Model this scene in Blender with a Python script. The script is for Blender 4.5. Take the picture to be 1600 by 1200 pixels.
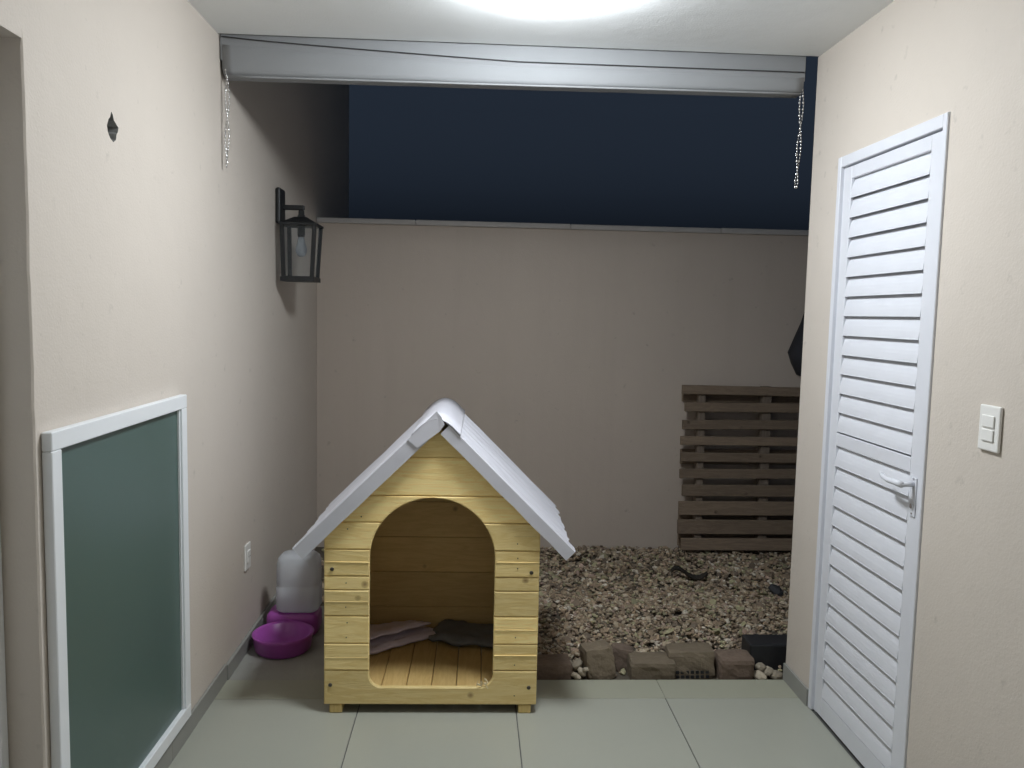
import bpy, bmesh, math, random
import numpy as np
from mathutils import Vector, Matrix, noise

for o in list(bpy.data.objects):
    bpy.data.objects.remove(o)
scene = bpy.context.scene
COL = scene.collection
rad = math.radians
random.seed(7)

# ------------------------------------------------------------------ camera
CX, CZ, FPX = 0.9956, 1.5205, 1243.9
YAW, PITCH, ROLL = 0.04966, -0.08775, 0.0217
cd = bpy.data.cameras.new('camera')
cam = bpy.data.objects.new('camera', cd)
COL.objects.link(cam)
cd.sensor_width = 36.0
cd.lens = FPX / 1600.0 * 36.0
cd.clip_start = 0.02
cd.clip_end = 2000.0
fwd = Vector((math.sin(YAW) * math.cos(PITCH), math.cos(YAW) * math.cos(PITCH), math.sin(PITCH)))
rgt = Vector((math.cos(YAW), -math.sin(YAW), 0))
upv = rgt.cross(fwd)
r2 = rgt * math.cos(ROLL) + upv * math.sin(ROLL)
u2 = upv * math.cos(ROLL) - rgt * math.sin(ROLL)
M4 = Matrix((r2, u2, -fwd)).transposed().to_4x4()
M4.translation = Vector((CX, 0, CZ))
cam.matrix_world = M4
scene.camera = cam

# ------------------------------------------------------------------ night sky and exposure
world = bpy.data.worlds.new('World')
scene.world = world
world.use_nodes = True
wn = world.node_tree.nodes
sky = wn.new('ShaderNodeTexSky')
sky.sky_type = 'NISHITA'
sky.sun_disc = False
sky.sun_elevation = rad(-2.3)
sky.sun_rotation = rad(180)
sky.dust_density = 0.0
sky.ozone_density = 1.0
bg = wn['Background']
bg.inputs['Strength'].default_value = 0.15
grey = wn.new('ShaderNodeRGBToBW')
tint = wn.new('ShaderNodeMix'); tint.data_type = 'RGBA'; tint.blend_type = 'MULTIPLY'
tint.inputs[0].default_value = 1.0; tint.inputs[7].default_value = (0.70, 1.0, 1.55, 1.0)   # night-blue hue
world.node_tree.links.new(sky.outputs['Color'], grey.inputs[0])
world.node_tree.links.new(grey.outputs[0], tint.inputs[6])
world.node_tree.links.new(tint.outputs[2], bg.inputs['Color'])
scene.cycles.max_bounces = 7
scene.cycles.diffuse_bounces = 5
scene.cycles.glossy_bounces = 3
scene.cycles.transmission_bounces = 6
LAMP_STRENGTH = 105.0
scene.view_settings.view_transform = 'Standard'
scene.view_settings.look = 'None'
scene.view_settings.exposure = 0.0
scene.view_settings.gamma = 1.0
scene.view_settings.use_curve_mapping = False

# ------------------------------------------------------------------ materials
MATS = {}
def new_mat(name):
    m = bpy.data.materials.new(name)
    m.use_nodes = True
    MATS[name] = m
    nt = m.node_tree
    return m, nt, nt.nodes['Principled BSDF']

def nd(nt, typ, **kw):
    n = nt.nodes.new(typ)
    for k, v in kw.items():
        if k in n.inputs:
            n.inputs[k].default_value = v
        else:
            setattr(n, k, v)
    return n

def rgba(c):
    return (c[0], c[1], c[2], 1.0)

def simple(name, col, rough=0.5, metal=0.0, var=0.12, scale=14.0, bump=0.0, bscale=120.0, rand=0.0, spec=None, dist=0.002, rvar=0.08):
    """colour with mottling of its own, optional fine relief, optional per-object change"""
    m, nt, b = new_mat(name)
    L = nt.links.new
    tc = nd(nt, 'ShaderNodeTexCoord')
    oi = nd(nt, 'ShaderNodeObjectInfo')
    add = nd(nt, 'ShaderNodeVectorMath', operation='ADD')
    mul = nd(nt, 'ShaderNodeMath', operation='MULTIPLY')
    mul.inputs[1].default_value = 37.0 if rand else 0.0
    L(oi.outputs['Random'], mul.inputs[0])
    L(tc.outputs['Object'], add.inputs[0]); L(mul.outputs[0], add.inputs[1])
    nz = nd(nt, 'ShaderNodeTexNoise', Scale=scale, Detail=6.0, Roughness=0.62)
    L(add.outputs[0], nz.inputs['Vector'])
    mx = nd(nt, 'ShaderNodeMix', data_type='RGBA')
    mx.inputs[6].default_value = rgba([c * (1 - var) for c in col])
    mx.inputs[7].default_value = rgba([min(1, c * (1 + var)) for c in col])
    L(nz.outputs['Fac'], mx.inputs[0])
    out = mx.outputs[2]
    if rand:
        hs = nd(nt, 'ShaderNodeHueSaturation')
        mr = nd(nt, 'ShaderNodeMapRange')
        mr.inputs[3].default_value = 1 - rand; mr.inputs[4].default_value = 1 + rand
        L(oi.outputs['Random'], mr.inputs[0]); L(mr.outputs[0], hs.inputs['Value'])
        L(out, hs.inputs['Color']); out = hs.outputs[0]
    L(out, b.inputs['Base Color'])
    rr = nd(nt, 'ShaderNodeMapRange')
    rr.inputs[3].default_value = max(0.02, rough - rvar); rr.inputs[4].default_value = min(1, rough + rvar)
    L(nz.outputs['Fac'], rr.inputs[0]); L(rr.outputs[0], b.inputs['Roughness'])
    b.inputs['Metallic'].default_value = metal
    if spec is not None:
        b.inputs['Specular IOR Level'].default_value = spec
    if bump:
        n2 = nd(nt, 'ShaderNodeTexNoise', Scale=bscale, Detail=4.0)
        L(add.outputs[0], n2.inputs['Vector'])
        bp = nd(nt, 'ShaderNodeBump', Strength=bump, Distance=dist)
        L(n2.outputs['Fac'], bp.inputs['Height']); L(bp.outputs[0], b.inputs['Normal'])
    return m

def wood(name, c0, c1, c2, axis='x', rough=0.55, bump=0.25, knots=True, rand=0.10, gscale=1.0):
    """grain runs along the given local axis; random shift per piece"""
    m, nt, b = new_mat(name)
    L = nt.links.new
    tc = nd(nt, 'ShaderNodeTexCoord')
    oi = nd(nt, 'ShaderNodeObjectInfo')
    mul = nd(nt, 'ShaderNodeMath', operation='MULTIPLY'); mul.inputs[1].default_value = 53.0
    L(oi.outputs['Random'], mul.inputs[0])
    add = nd(nt, 'ShaderNodeVectorMath', operation='ADD')
    L(tc.outputs['Object'], add.inputs[0]); L(mul.outputs[0], add.inputs[1])
    # knots warp the grain
    mp = nd(nt, 'ShaderNodeMapping')
    s = {'x': (1.6, 14, 14), 'y': (14, 1.6, 14), 'z': (14, 14, 1.6)}[axis]
    mp.inputs['Scale'].default_value = [q * gscale for q in s]
    L(add.outputs[0], mp.inputs['Vector'])
    kn = nd(nt, 'ShaderNodeTexVoronoi', Scale=6.5, Randomness=1.0)
    L(add.outputs[0], kn.inputs['Vector'])
    kr = nd(nt, 'ShaderNodeMapRange'); kr.inputs[1].default_value = 0.0; kr.inputs[2].default_value = 0.10
    kr.inputs[3].default_value = 1.0; kr.inputs[4].default_value = 0.0
    L(kn.outputs['Distance'], kr.inputs[0])
    kp = nd(nt, 'ShaderNodeMath', operation='POWER'); kp.inputs[1].default_value = 0.9
    L(kr.outputs[0], kp.inputs[0])
    sc = nd(nt, 'ShaderNodeVectorMath', operation='SCALE'); sc.inputs['Scale'].default_value = 1.0
    L(mp.outputs[0], sc.inputs[0])
    n1 = nd(nt, 'ShaderNodeTexNoise', Scale=2.1, Detail=5.0, Roughness=0.6, Distortion=0.7)
    L(sc.outputs[0], n1.inputs['Vector'])
    n2 = nd(nt, 'ShaderNodeTexNoise', Scale=9.0, Detail=4.0, Roughness=0.7)
    L(sc.outputs[0], n2.inputs['Vector'])
    wv = nd(nt, 'ShaderNodeMath', operation='MULTIPLY_ADD'); wv.inputs[1].default_value = 5.0
    L(n1.outputs['Fac'], wv.inputs[0]); L(kp.outputs[0], wv.inputs[2])
    fr = nd(nt, 'ShaderNodeMath', operation='PINGPONG'); fr.inputs[1].default_value = 0.5
    L(wv.outputs[0], fr.inputs[0])
    ra = nd(nt, 'ShaderNodeValToRGB')
    e = ra.color_ramp.elements
    e[0].position = 0.0; e[0].color = rgba(c0); e[1].position = 1.0; e[1].color = rgba(c1)
    mid = e.new(0.55); mid.color = rgba([(a + q) / 2 for a, q in zip(c0, c1)])
    m2 = nd(nt, 'ShaderNodeMath', operation='MULTIPLY_ADD'); m2.inputs[1].default_value = 0.9; 
    L(fr.outputs[0], m2.inputs[0]); 
    m3 = nd(nt, 'ShaderNodeMath', operation='MULTIPLY'); m3.inputs[1].default_value = 0.55
    L(n2.outputs['Fac'], m3.inputs[0]); L(m3.outputs[0], m2.inputs[2])
    L(m2.outputs[0], ra.inputs[0])
    mx = nd(nt, 'ShaderNodeMix', data_type='RGBA')
    mx.inputs[7].default_value = rgba(c2)
    kk = nd(nt, 'ShaderNodeMath', operation='MULTIPLY'); kk.inputs[1].default_value = 1.0
    L(kp.outputs[0], kk.inputs[0]); L(kk.outputs[0], mx.inputs[0])
    L(ra.outputs[0], mx.inputs[6])
    hs = nd(nt, 'ShaderNodeHueSaturation')
    mr = nd(nt, 'ShaderNodeMapRange'); mr.inputs[3].default_value = 1 - rand; mr.inputs[4].default_value = 1 + rand
    L(oi.outputs['Random'], mr.inputs[0]); L(mr.outputs[0], hs.inputs['Value']); L(mx.outputs[2], hs.inputs['Color'])
    L(hs.outputs[0], b.inputs['Base Color'])
    b.inputs['Roughness'].default_value = rough
    bp = nd(nt, 'ShaderNodeBump', Strength=bump, Distance=0.002)
    L(m2.outputs[0], bp.inputs['Height']); L(bp.outputs[0], b.inputs['Normal'])
    return m

def paint(name, col, stain=0.10, streak=0.0):
    """hand-rolled wall paint: faint patches, small scuffs, orange-peel relief"""
    m, nt, b = new_mat(name)
    L = nt.links.new
    tc = nd(nt, 'ShaderNodeTexCoord')
    big = nd(nt, 'ShaderNodeTexNoise', Scale=1.7, Detail=5.0, Roughness=0.6)
    L(tc.outputs['Object'], big.inputs['Vector'])
    mx = nd(nt, 'ShaderNodeMix', data_type='RGBA')
    mx.inputs[6].default_value = rgba([c * 0.925 for c in col]); mx.inputs[7].default_value = rgba([c * 1.05 for c in col])
    L(big.outputs['Fac'], mx.inputs[0])
    sp = nd(nt, 'ShaderNodeTexNoise', Scale=19.0, Detail=3.0, Roughness=0.55)
    L(tc.outputs['Object'], sp.inputs['Vector'])
    r = nd(nt, 'ShaderNodeMapRange'); r.inputs[1].default_value = 0.66; r.inputs[2].default_value = 0.78
    r.inputs[3].default_value = 0.0; r.inputs[4].default_value = stain * 4
    L(sp.outputs['Fac'], r.inputs[0])
    m2 = nd(nt, 'ShaderNodeMix', data_type='RGBA'); m2.inputs[7].default_value = rgba([c * 0.55 for c in col])
    L(r.outputs[0], m2.inputs[0]); L(mx.outputs[2], m2.inputs[6])
    L(m2.outputs[2], b.inputs['Base Color'])
    if streak:
        mp = nd(nt, 'ShaderNodeMapping'); mp.inputs['Scale'].default_value = (7.0, 7.0, 0.55)
        L(tc.outputs['Object'], mp.inputs['Vector'])
        sn = nd(nt, 'ShaderNodeTexNoise', Scale=1.0, Detail=5.0, Roughness=0.65)
        L(mp.outputs[0], sn.inputs['Vector'])
        sr = nd(nt, 'ShaderNodeMapRange'); sr.inputs[1].default_value = 0.5; sr.inputs[2].default_value = 0.8
        sr.inputs[3].default_value = 0.0; sr.inputs[4].default_value = streak
        L(sn.outputs['Fac'], sr.inputs[0])
        m3 = nd(nt, 'ShaderNodeMix', data_type='RGBA'); m3.inputs[7].default_value = rgba([col[0] * 0.5, col[1] * 0.47, col[2] * 0.42])
        L(sr.outputs[0], m3.inputs[0]); L(m2.outputs[2], m3.inputs[6]); L(m3.outputs[2], b.inputs['Base Color'])
    b.inputs['Roughness'].default_value = 0.62
    b.inputs['Specular IOR Level'].default_value = 0.3
    n2 = nd(nt, 'ShaderNodeTexNoise', Scale=140.0, Detail=3.0)
    n3 = nd(nt, 'ShaderNodeTexNoise', Scale=9.0, Detail=3.0)
    L(tc.outputs['Object'], n2.inputs['Vector']); L(tc.outputs['Object'], n3.inputs['Vector'])
    ad = nd(nt, 'ShaderNodeMath', operation='MULTIPLY_ADD'); ad.inputs[1].default_value = 2.5
    L(n3.outputs['Fac'], ad.inputs[0]); L(n2.outputs['Fac'], ad.inputs[2])
    bp = nd(nt, 'ShaderNodeBump', Strength=0.35, Distance=0.0025)
    L(ad.outputs[0], bp.inputs['Height']); L(bp.outputs[0], b.inputs['Normal'])
    return m

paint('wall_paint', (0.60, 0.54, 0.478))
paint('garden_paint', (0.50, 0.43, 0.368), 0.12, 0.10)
paint('ceiling_paint', (0.86, 0.88, 0.88), 0.02)
paint('house_paint', (0.82, 0.80, 0.77), 0.02)
simple('coping', (0.46, 0.44, 0.42), 0.7, bump=0.3, scale=8)
simple('tile', (0.352, 0.357, 0.305), 0.32, var=0.04, scale=4, rand=0.03, bump=0.04, bscale=6, rvar=0.02)
simple('border_tile', (0.335, 0.335, 0.265), 0.42, var=0.06, scale=6, rand=0.03)
simple('grout', (0.12, 0.12, 0.115), 0.9, var=0.2)
simple('skirting', (0.27, 0.27, 0.25), 0.45, var=0.1, scale=9, rand=0.05)
simple('concrete', (0.33, 0.33, 0.30), 0.8, var=0.2, scale=6, bump=0.4, bscale=60)
simple('soil', (0.10, 0.082, 0.060), 0.95, var=0.4, scale=5, bump=0.6, bscale=30)
simple('white_metal', (0.69, 0.70, 0.745), 0.36, var=0.05, scale=9)
simple('white_frame', (0.78, 0.80, 0.82), 0.4, var=0.03, scale=5)
simple('white_plastic', (0.80, 0.79, 0.76), 0.35, var=0.02)
simple('green_pane', (0.075, 0.122, 0.110), 0.36, var=0.05, scale=1.2)
simple('plaster_raw', (0.26, 0.26, 0.25), 0.95, var=0.3, scale=60, bump=0.8, bscale=90)
simple('bronze', (0.018, 0.019, 0.020), 0.5, metal=0.3, var=0.3, scale=30, bump=0.2)
simple('blind_fabric', (0.25, 0.257, 0.265), 0.9, var=0.05, scale=6, bump=0.15, bscale=200)
simple('rail_metal', (0.42, 0.43, 0.44), 0.4, metal=0.5)
simple('chain_metal', (0.75, 0.75, 0.75), 0.22, metal=1.0)
simple('line_black', (0.03, 0.03, 0.032), 0.6)
simple('roof_sheet', (0.60, 0.595, 0.645), 0.5, var=0.10, scale=7, bump=0.12, bscale=18, dist=0.004)
simple('screw', (0.10, 0.09, 0.075), 0.4, metal=0.8)
simple('purple', (0.36, 0.075, 0.38), 0.32, var=0.06)
simple('blanket', (0.70, 0.62, 0.73), 0.95, var=0.12, scale=30, bump=0.6, bscale=220)
simple('shade_patch', (0.17, 0.17, 0.17), 0.95, var=0.3, scale=22, bump=0.6, bscale=200)
simple('dark_bag', (0.022, 0.023, 0.030), 0.8, var=0.3, scale=20, bump=0.4, bscale=150)
simple('black_plastic', (0.016, 0.017, 0.020), 0.45, var=0.3)
simple('brick', (0.150, 0.118, 0.080), 0.9, var=0.3, scale=16, bump=0.9, bscale=70, rand=0.18, dist=0.004)
simple('red_brick', (0.150, 0.108, 0.080), 0.9, var=0.3, scale=16, bump=0.9, bscale=70, rand=0.15, dist=0.004)
simple('pale_stone', (0.36, 0.31, 0.235), 0.8, var=0.2, scale=30, bump=0.4, rand=0.25)
simple('dark_stone', (0.03, 0.03, 0.033), 0.7, var=0.3)
simple('splinter', (0.78, 0.68, 0.46), 0.8, var=0.1, scale=40)
simple('dry_leaf', (0.030, 0.024, 0.018), 0.8, var=0.3, scale=40)
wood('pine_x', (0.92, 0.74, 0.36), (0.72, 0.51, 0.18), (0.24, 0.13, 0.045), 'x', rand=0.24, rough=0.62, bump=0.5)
wood('shaded_pine', (0.66, 0.49, 0.22), (0.50, 0.35, 0.14), (0.12, 0.07, 0.03), 'x')  # for the rear boards: interior shade painted in as darker wood
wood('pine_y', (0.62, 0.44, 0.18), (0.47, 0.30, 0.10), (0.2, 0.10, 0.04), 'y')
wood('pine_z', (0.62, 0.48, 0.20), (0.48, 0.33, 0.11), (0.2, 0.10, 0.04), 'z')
wood('pallet_wood', (0.25, 0.188, 0.130), (0.14, 0.10, 0.07), (0.05, 0.035, 0.025), 'x', rough=0.85, bump=0.6, rand=0.22)
wood('pallet_upright', (0.22, 0.175, 0.135), (0.12, 0.092, 0.07), (0.05, 0.035, 0.025), 'z', rough=0.85, bump=0.6, rand=0.2)

# gravel: colour of every stone stored on its corners
m, nt, b = new_mat('gravel')
at = nd(nt, 'ShaderNodeAttribute', attribute_name='stone')
nz = nd(nt, 'ShaderNodeTexNoise', Scale=90.0, Detail=4.0)
mx = nd(nt, 'ShaderNodeMix', data_type='RGBA', blend_type='MULTIPLY')
mx.inputs[0].default_value = 0.3
nt.links.new(at.outputs['Color'], mx.inputs[6]); nt.links.new(nz.outputs['Color'], mx.inputs[7])
br = nd(nt, 'ShaderNodeBrightContrast'); br.inputs['Bright'].default_value = 0.03
nt.links.new(mx.outputs[2], br.inputs['Color']); nt.links.new(br.outputs[0], b.inputs['Base Color'])
b.inputs['Roughness'].default_value = 0.75
# clear glass for the lantern
m, nt, b = new_mat('lantern_glass')
b.inputs['Base Color'].default_value = (0.8, 0.84, 0.86, 1)
b.inputs['Roughness'].default_value = 0.10
b.inputs['Transmission Weight'].default_value = 0.97
b.inputs['IOR'].default_value = 1.1
# translucent tank of the feeder
m, nt, b = new_mat('cloudy_plastic')
b.inputs['Base Color'].default_value = (0.80, 0.83, 0.88, 1)
b.inputs['Roughness'].default_value = 0.22
b.inputs['Transmission Weight'].default_value = 0.50
b.inputs['IOR'].default_value = 1.2
# the lit globe of the ceiling lamp
m, nt, b = new_mat('lit_globe')
b.inputs['Base Color'].default_value = (0.9, 0.9, 0.9, 1)
b.inputs['Emission Color'].default_value = (0.90, 0.955, 1.0, 1)
b.inputs['Emission Strength'].default_value = LAMP_STRENGTH

# ------------------------------------------------------------------ helpers
def link(name, mesh, mat=None, parent=None, smooth=False, loc=None, rot=None):
    o = bpy.data.objects.new(name, mesh)
    COL.objects.link(o)
    if mat:
        if not mesh.materials:
            mesh.materials.append(MATS[mat])
    if smooth:
        mesh.polygons.foreach_set('use_smooth', [True] * len(mesh.polygons))
    if parent:
        o.parent = parent
    if loc is not None:
        o.location = loc
    if rot is not None:
        o.rotation_euler = rot
    return o

def bm_obj(name, bm, mat, parent=None, smooth=False, loc=None, rot=None):
    bmesh.ops.recalc_face_normals(bm, faces=bm.faces)
    me = bpy.data.meshes.new(name)
    bm.to_mesh(me); bm.free()
    return link(name, me, mat, parent, smooth, loc, rot)

def tag(o, label=None, cat=None, group=None, kind=None):
    if label: o['label'] = label
    if cat: o['category'] = cat
    if group: o['group'] = group
    if kind: o['kind'] = kind
    return o

def empty(name, loc, label, cat, rotz=0.0, group=None):
    o = bpy.data.objects.new(name, None)
    COL.objects.link(o)
    o.location = loc; o.rotation_euler = (0, 0, rotz); o.empty_display_size = 0.1
    return tag(o, label, cat, group)

def box(bm, x0, x1, y0, y1, z0, z1, bev=0.0, seg=1, mat=None):
    r = bmesh.ops.create_cube(bm, size=1.0)
    vs = r['verts']
    for v in vs:
        v.co = Vector((x0 + (v.co.x + .5) * (x1 - x0), y0 + (v.co.y + .5) * (y1 - y0), z0 + (v.co.z + .5) * (z1 - z0)))
    if mat is not None:
        bmesh.ops.transform(bm, matrix=mat, verts=vs)
    if bev:
        es = set()
        for v in vs:
            es.update(v.link_edges)
        bmesh.ops.bevel(bm, geom=list(es), offset=bev, segments=seg, affect='EDGES', profile=0.5)

def box_obj(name, dims, mat, parent=None, bev=0.0, seg=1, loc=None, rot=None, smooth=False):
    bm = bmesh.new(); box(bm, *dims, bev=bev, seg=seg)
    return bm_obj(name, bm, mat, parent, smooth, loc, rot)

def tube(bm, pts, r, n=8, radii=None):
    pts = [Vector(p) for p in pts]
    rings = []
    for i, p in enumerate(pts):
        d = (pts[min(i + 1, len(pts) - 1)] - pts[max(i - 1, 0)]).normalized()
        a = d.orthogonal().normalized() if i == 0 else (prev - d * prev.dot(d)).normalized()
        prev = a
        c = d.cross(a)
        rr = radii[i] if radii else r
        rings.append([bm.verts.new(p + (a * math.cos(t) + c * math.sin(t)) * rr) for t in [2 * math.pi * k / n for k in range(n)]])
    for i in range(len(rings) - 1):
        for k in range(n):
            bm.faces.new((rings[i][k], rings[i][(k + 1) % n], rings[i + 1][(k + 1) % n], rings[i + 1][k]))
    bm.faces.new(list(reversed(rings[0]))); bm.faces.new(rings[-1])

def lathe(bm, prof, c=(0, 0, 0), n=24, sx=1.0, sy=1.0):
    c = Vector(c); rings = []
    for r, z in prof:
        rings.append([bm.verts.new(c + Vector((r * sx * math.cos(2 * math.pi * k / n), r * sy * math.sin(2 * math.pi * k / n), z))) for k in range(n)])
    for i in range(len(rings) - 1):
        for k in range(n):
            bm.faces.new((rings[i][k], rings[i][(k + 1) % n], rings[i + 1][(k + 1) % n], rings[i + 1][k]))
    bm.faces.new(list(reversed(rings[0]))); bm.faces.new(rings[-1])

def inset_poly(P, d):
    """offset a counter-clockwise outline inwards by d"""
    n = len(P); out = []
    for i in range(n):
        a, q, c = Vector(P[i - 1]), Vector(P[i]), Vector(P[(i + 1) % n])
        e1 = (q - a); e2 = (c - q)
        if e1.length < 1e-9 or e2.length < 1e-9:
            out.append(q); continue
        e1.normalize(); e2.normalize()
        n1 = Vector((-e1.y, e1.x)); n2 = Vector((-e2.y, e2.x))
        k = n1 + n2
        if k.length < 1e-6:
            out.append(q + n1 * d); continue
        k.normalize()
        out.append(q + k * (d / max(0.35, k.dot(n1))))
    return out

def slab(bm, P, y0, y1, cham=0.0025):
    """outline P in x,z (counter-clockwise seen from -y) made into a board with chamfered front"""
    A = sum(P[i - 1][0] * P[i][1] - P[i][0] * P[i - 1][1] for i in range(len(P)))
    if A < 0:
        P = list(reversed(P))
    loops = []
    rows = [(inset_poly(P, cham), y0), (P, y0 + cham), (P, y1)] if cham else [(P, y0), (P, y1)]
    for Q, y in rows:
        loops.append([bm.verts.new((q[0], y, q[1])) for q in Q])
    n = len(P)
    for a, c in zip(loops[:-1], loops[1:]):
        for i in range(n):
            bm.faces.new((a[i], c[i], c[(i + 1) % n], a[(i + 1) % n]))
    f1 = bm.faces.new(loops[0]); f2 = bm.faces.new(list(reversed(loops[-1])))
    f1.normal_update(); f2.normal_update()
    bmesh.ops.triangulate(bm, faces=[f1, f2], ngon_method='EAR_CLIP')

# ------------------------------------------------------------------ setting
W = 2.3458; DE = 3.197; DB = 5.119; ZC = 2.5637; ZCOP = 2.099
Y0 = -0.5

bm = bmesh.new()
box(bm, -300, 300, -300, 300, -0.30, -0.09)
tag(bm_obj('ground', bm, 'soil'), kind='structure')

# tiled floor: grout bed with tiles laid in it one by one
floor = tag(box_obj('floor', (0, W + 0.15, Y0, DE - 0.002, -0.085, -0.004), 'grout'), kind='structure')
xb = [0.0, 0.5795, 1.1845, 1.7895, W - 0.0]
yb = [Y0, 0.01, 0.615, 1.22, 1.825, 2.43, 3.035]
tile_me = {}
def tile(x0, x1, y0, y1, mat, g=0.002):
    w, d = round(x1 - x0 - 2 * g, 4), round(y1 - y0 - 2 * g, 4)
    k = (w, d, mat)
    if k not in tile_me:
        bm = bmesh.new(); box(bm, 0, w, 0, d, -0.006, 0.0, bev=0.0012)
        me = bpy.data.meshes.new('tile'); bm.to_mesh(me); bm.free(); me.materials.append(MATS[mat]); tile_me[k] = me
    link('tile', tile_me[k], None, floor, loc=(x0 + g, y0 + g, 0))
for j in range(len(yb) - 1):
    for i in range(4):
        tile(xb[i], xb[i + 1], yb[j], yb[j + 1], 'tile')
for i in range(4):
    tile(xb[i], xb[i + 1], 3.035, DE, 'border_tile', 0.0008)

tag(box_obj('ceiling', (-0.2, W + 0.16, Y0 - 0.2, DE + 0.004, ZC, ZC + 0.16), 'ceiling_paint', bev=0.004), kind='structure')

# left wall with doorway and a broken-out hole
def wall_box(bm, *a):
    box(bm, *a)
lw = bmesh.new()
YO = 1.8477; ZL = 2.0968
box(lw, -0.2, 0, Y0, 1.08, -0.08, ZC)
box(lw, -0.2, 0, 1.08, YO, ZL, ZC)
HY0, HY1, HZ0, HZ1 = 2.12, 2.44, 1.86, 2.15
box(lw, -0.2, 0, HY0, HY1, -0.08, HZ0)
box(lw, -0.2, 0, HY0, HY1, HZ1, ZC)
box(lw, -0.2, -0.05, HY0, HY1, HZ0, HZ1)
box(lw, -0.2, 0, HY1, DE, -0.08, ZC)
box(lw, -0.2, 0, DE, 6.41, -0.08, 3.6)
# jamb strip next to the doorway, its corner slightly chipped by hand
n = 60
prev = None
for i in range(n + 1):
    z = -0.08 + (ZC + 0.08) * i / n
    jag = 0.0035 * noise.noise(Vector((0, 0, z * 9))) + 0.0025 * noise.noise(Vector((3, 0, z * 31)))
    if z > ZL: jag = 0.0
    ch = 0.0 if z > ZL + 0.02 else 0.004
    a = [lw.verts.new((-0.2, YO, z)), lw.verts.new((-max(ch, .002), YO + jag, z)), lw.verts.new((0, YO + ch + jag, z)), lw.verts.new((0, HY0, z)), lw.verts.new((-0.2, HY0, z))]
    if prev:
        for k in range(4):
            lw.faces.new((prev[k], prev[k + 1], a[k + 1], a[k]))
    prev = a
# face with the hole
HOLE = [(2.247, 2.003), (2.258, 2.022), (2.268, 2.030), (2.275, 2.046), (2.284, 2.040), (2.290, 2.026), (2.318, 2.012), (2.312, 1.998), (2.305, 1.992), (2.300, 1.975), (2.284, 1.966), (2.266, 1.972), (2.252, 1.986)]
hr = [lw.verts.new((0, y, z)) for y, z in HOLE]
hin = [lw.verts.new((-0.035 + 0.006 * random.random(), 2.282 + (y - 2.282) * 0.86, 2.004 + (z - 2.004) * 0.86)) for y, z in HOLE]
cor = [lw.verts.new((0, y, z)) for y, z in ((HY0, HZ0), (HY1, HZ0), (HY1, HZ1), (HY0, HZ1))]
def nearest_corner(y, z):
    return cor[(0 if y < 2.282 else 1) if z < 2.004 else (3 if y < 2.282 else 2)]
N = len(HOLE)
for i in range(N):
    a, c = HOLE[i], HOLE[(i + 1) % N]
    ca, cc = nearest_corner(*a), nearest_corner(*c)
    if ca is cc:
        lw.faces.new((hr[i], hr[(i + 1) % N], ca))
    else:
        lw.faces.new((hr[i], hr[(i + 1) % N], cc, ca))
hole_faces = []
for i in range(N):
    hole_faces.append(lw.faces.new((hr[i], hr[(i + 1) % N], hin[(i + 1) % N], hin[i])))
hole_faces.append(lw.faces.new(hin))
bmesh.ops.recalc_face_normals(lw, faces=lw.faces)
me = bpy.data.meshes.new('plaster_wall'); 
for f in hole_faces: f.material_index = 1
lw.to_mesh(me); lw.free()
me.materials.append(MATS['wall_paint']); me.materials.append(MATS['plaster_raw'])
left_wall = tag(link('plaster_wall', me), 'long beige plastered wall with a broken-out hole above the green panel', 'wall')
# white door lining inside the doorway
box_obj('door_lining', (-0.148, -0.079, YO - 0.035, YO - 0.003, 0.0, 2.05), 'white_frame', left_wall, bev=0.003)

# unseen white door added in that doorway to bounce light onto the jamb
idr = empty('bounce_door', (-0.17, 1.09, 0), 'unseen white door added in the doorway of the left wall to bounce light', 'door')
box_obj('leaf', (-0.02, 0.018, 0.0, YO - 1.09 - 0.003, 0.006, 2.06), 'white_frame', idr, bev=0.002)
for z0, z1 in ((0.15, 0.95), (1.1, 1.92)):
    box_obj('raised_panel', (0.0182, 0.024, 0.12, 0.63, z0, z1), 'white_frame', idr, bev=0.004)
# skirting tiles, one by one
def skirt(parent, x0, x1, ys, z1=0.075):
    for a, c in zip(ys[:-1], ys[1:]):
        box_obj('skirting_tile', (x0, x1, a + 0.001, c - 0.001, -0.003, z1 + random.uniform(-.001, .001)), 'skirting', parent, bev=0.0015)
skirt(left_wall, 0.0012, 0.012, [YO, 2.0, 2.6, DE], 0.07)
skirt(left_wall, 0.0012, 0.016, [DE + .001, 3.6, 4.1], 0.062)

# right wall with the door opening
DD0, DD1, DZ1 = 2.2711, 2.9595, 2.124
rw = bmesh.new()
box(rw, W, W + 0.15, Y0, DD0, -0.08, ZC)
box(rw, W, W + 0.15, DD0, DD1, DZ1, ZC)
box(rw, W, W + 0.15, DD1, DE + 0.01, -0.08, ZC, )
box(rw, W + 0.10, W + 0.15, DD0, DD1, -0.08, DZ1)
right_wall = tag(bm_obj('partition_wall', rw, 'wall_paint'), 'beige plastered wall around the white louvred door', 'wall')
skirt(right_wall, W - 0.012, W - 0.0012, [DD1 + .004, DE + 0.008], 0.07)
skirt(right_wall, W - 0.012, W - 0.0012, [0.2, 0.8, 1.4, 2.0, DD0 - 0.004], 0.07)

# unseen house wall closing the porch, set near and pale to bounce light
tag(box_obj('house_wall', (-0.2, W + 0.15, Y0 - 0.2, Y0 - 0.001, -0.08, ZC - 0.001), 'house_paint'), 'unseen house wall closing the porch, kept pale to bounce light', 'wall')

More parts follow.
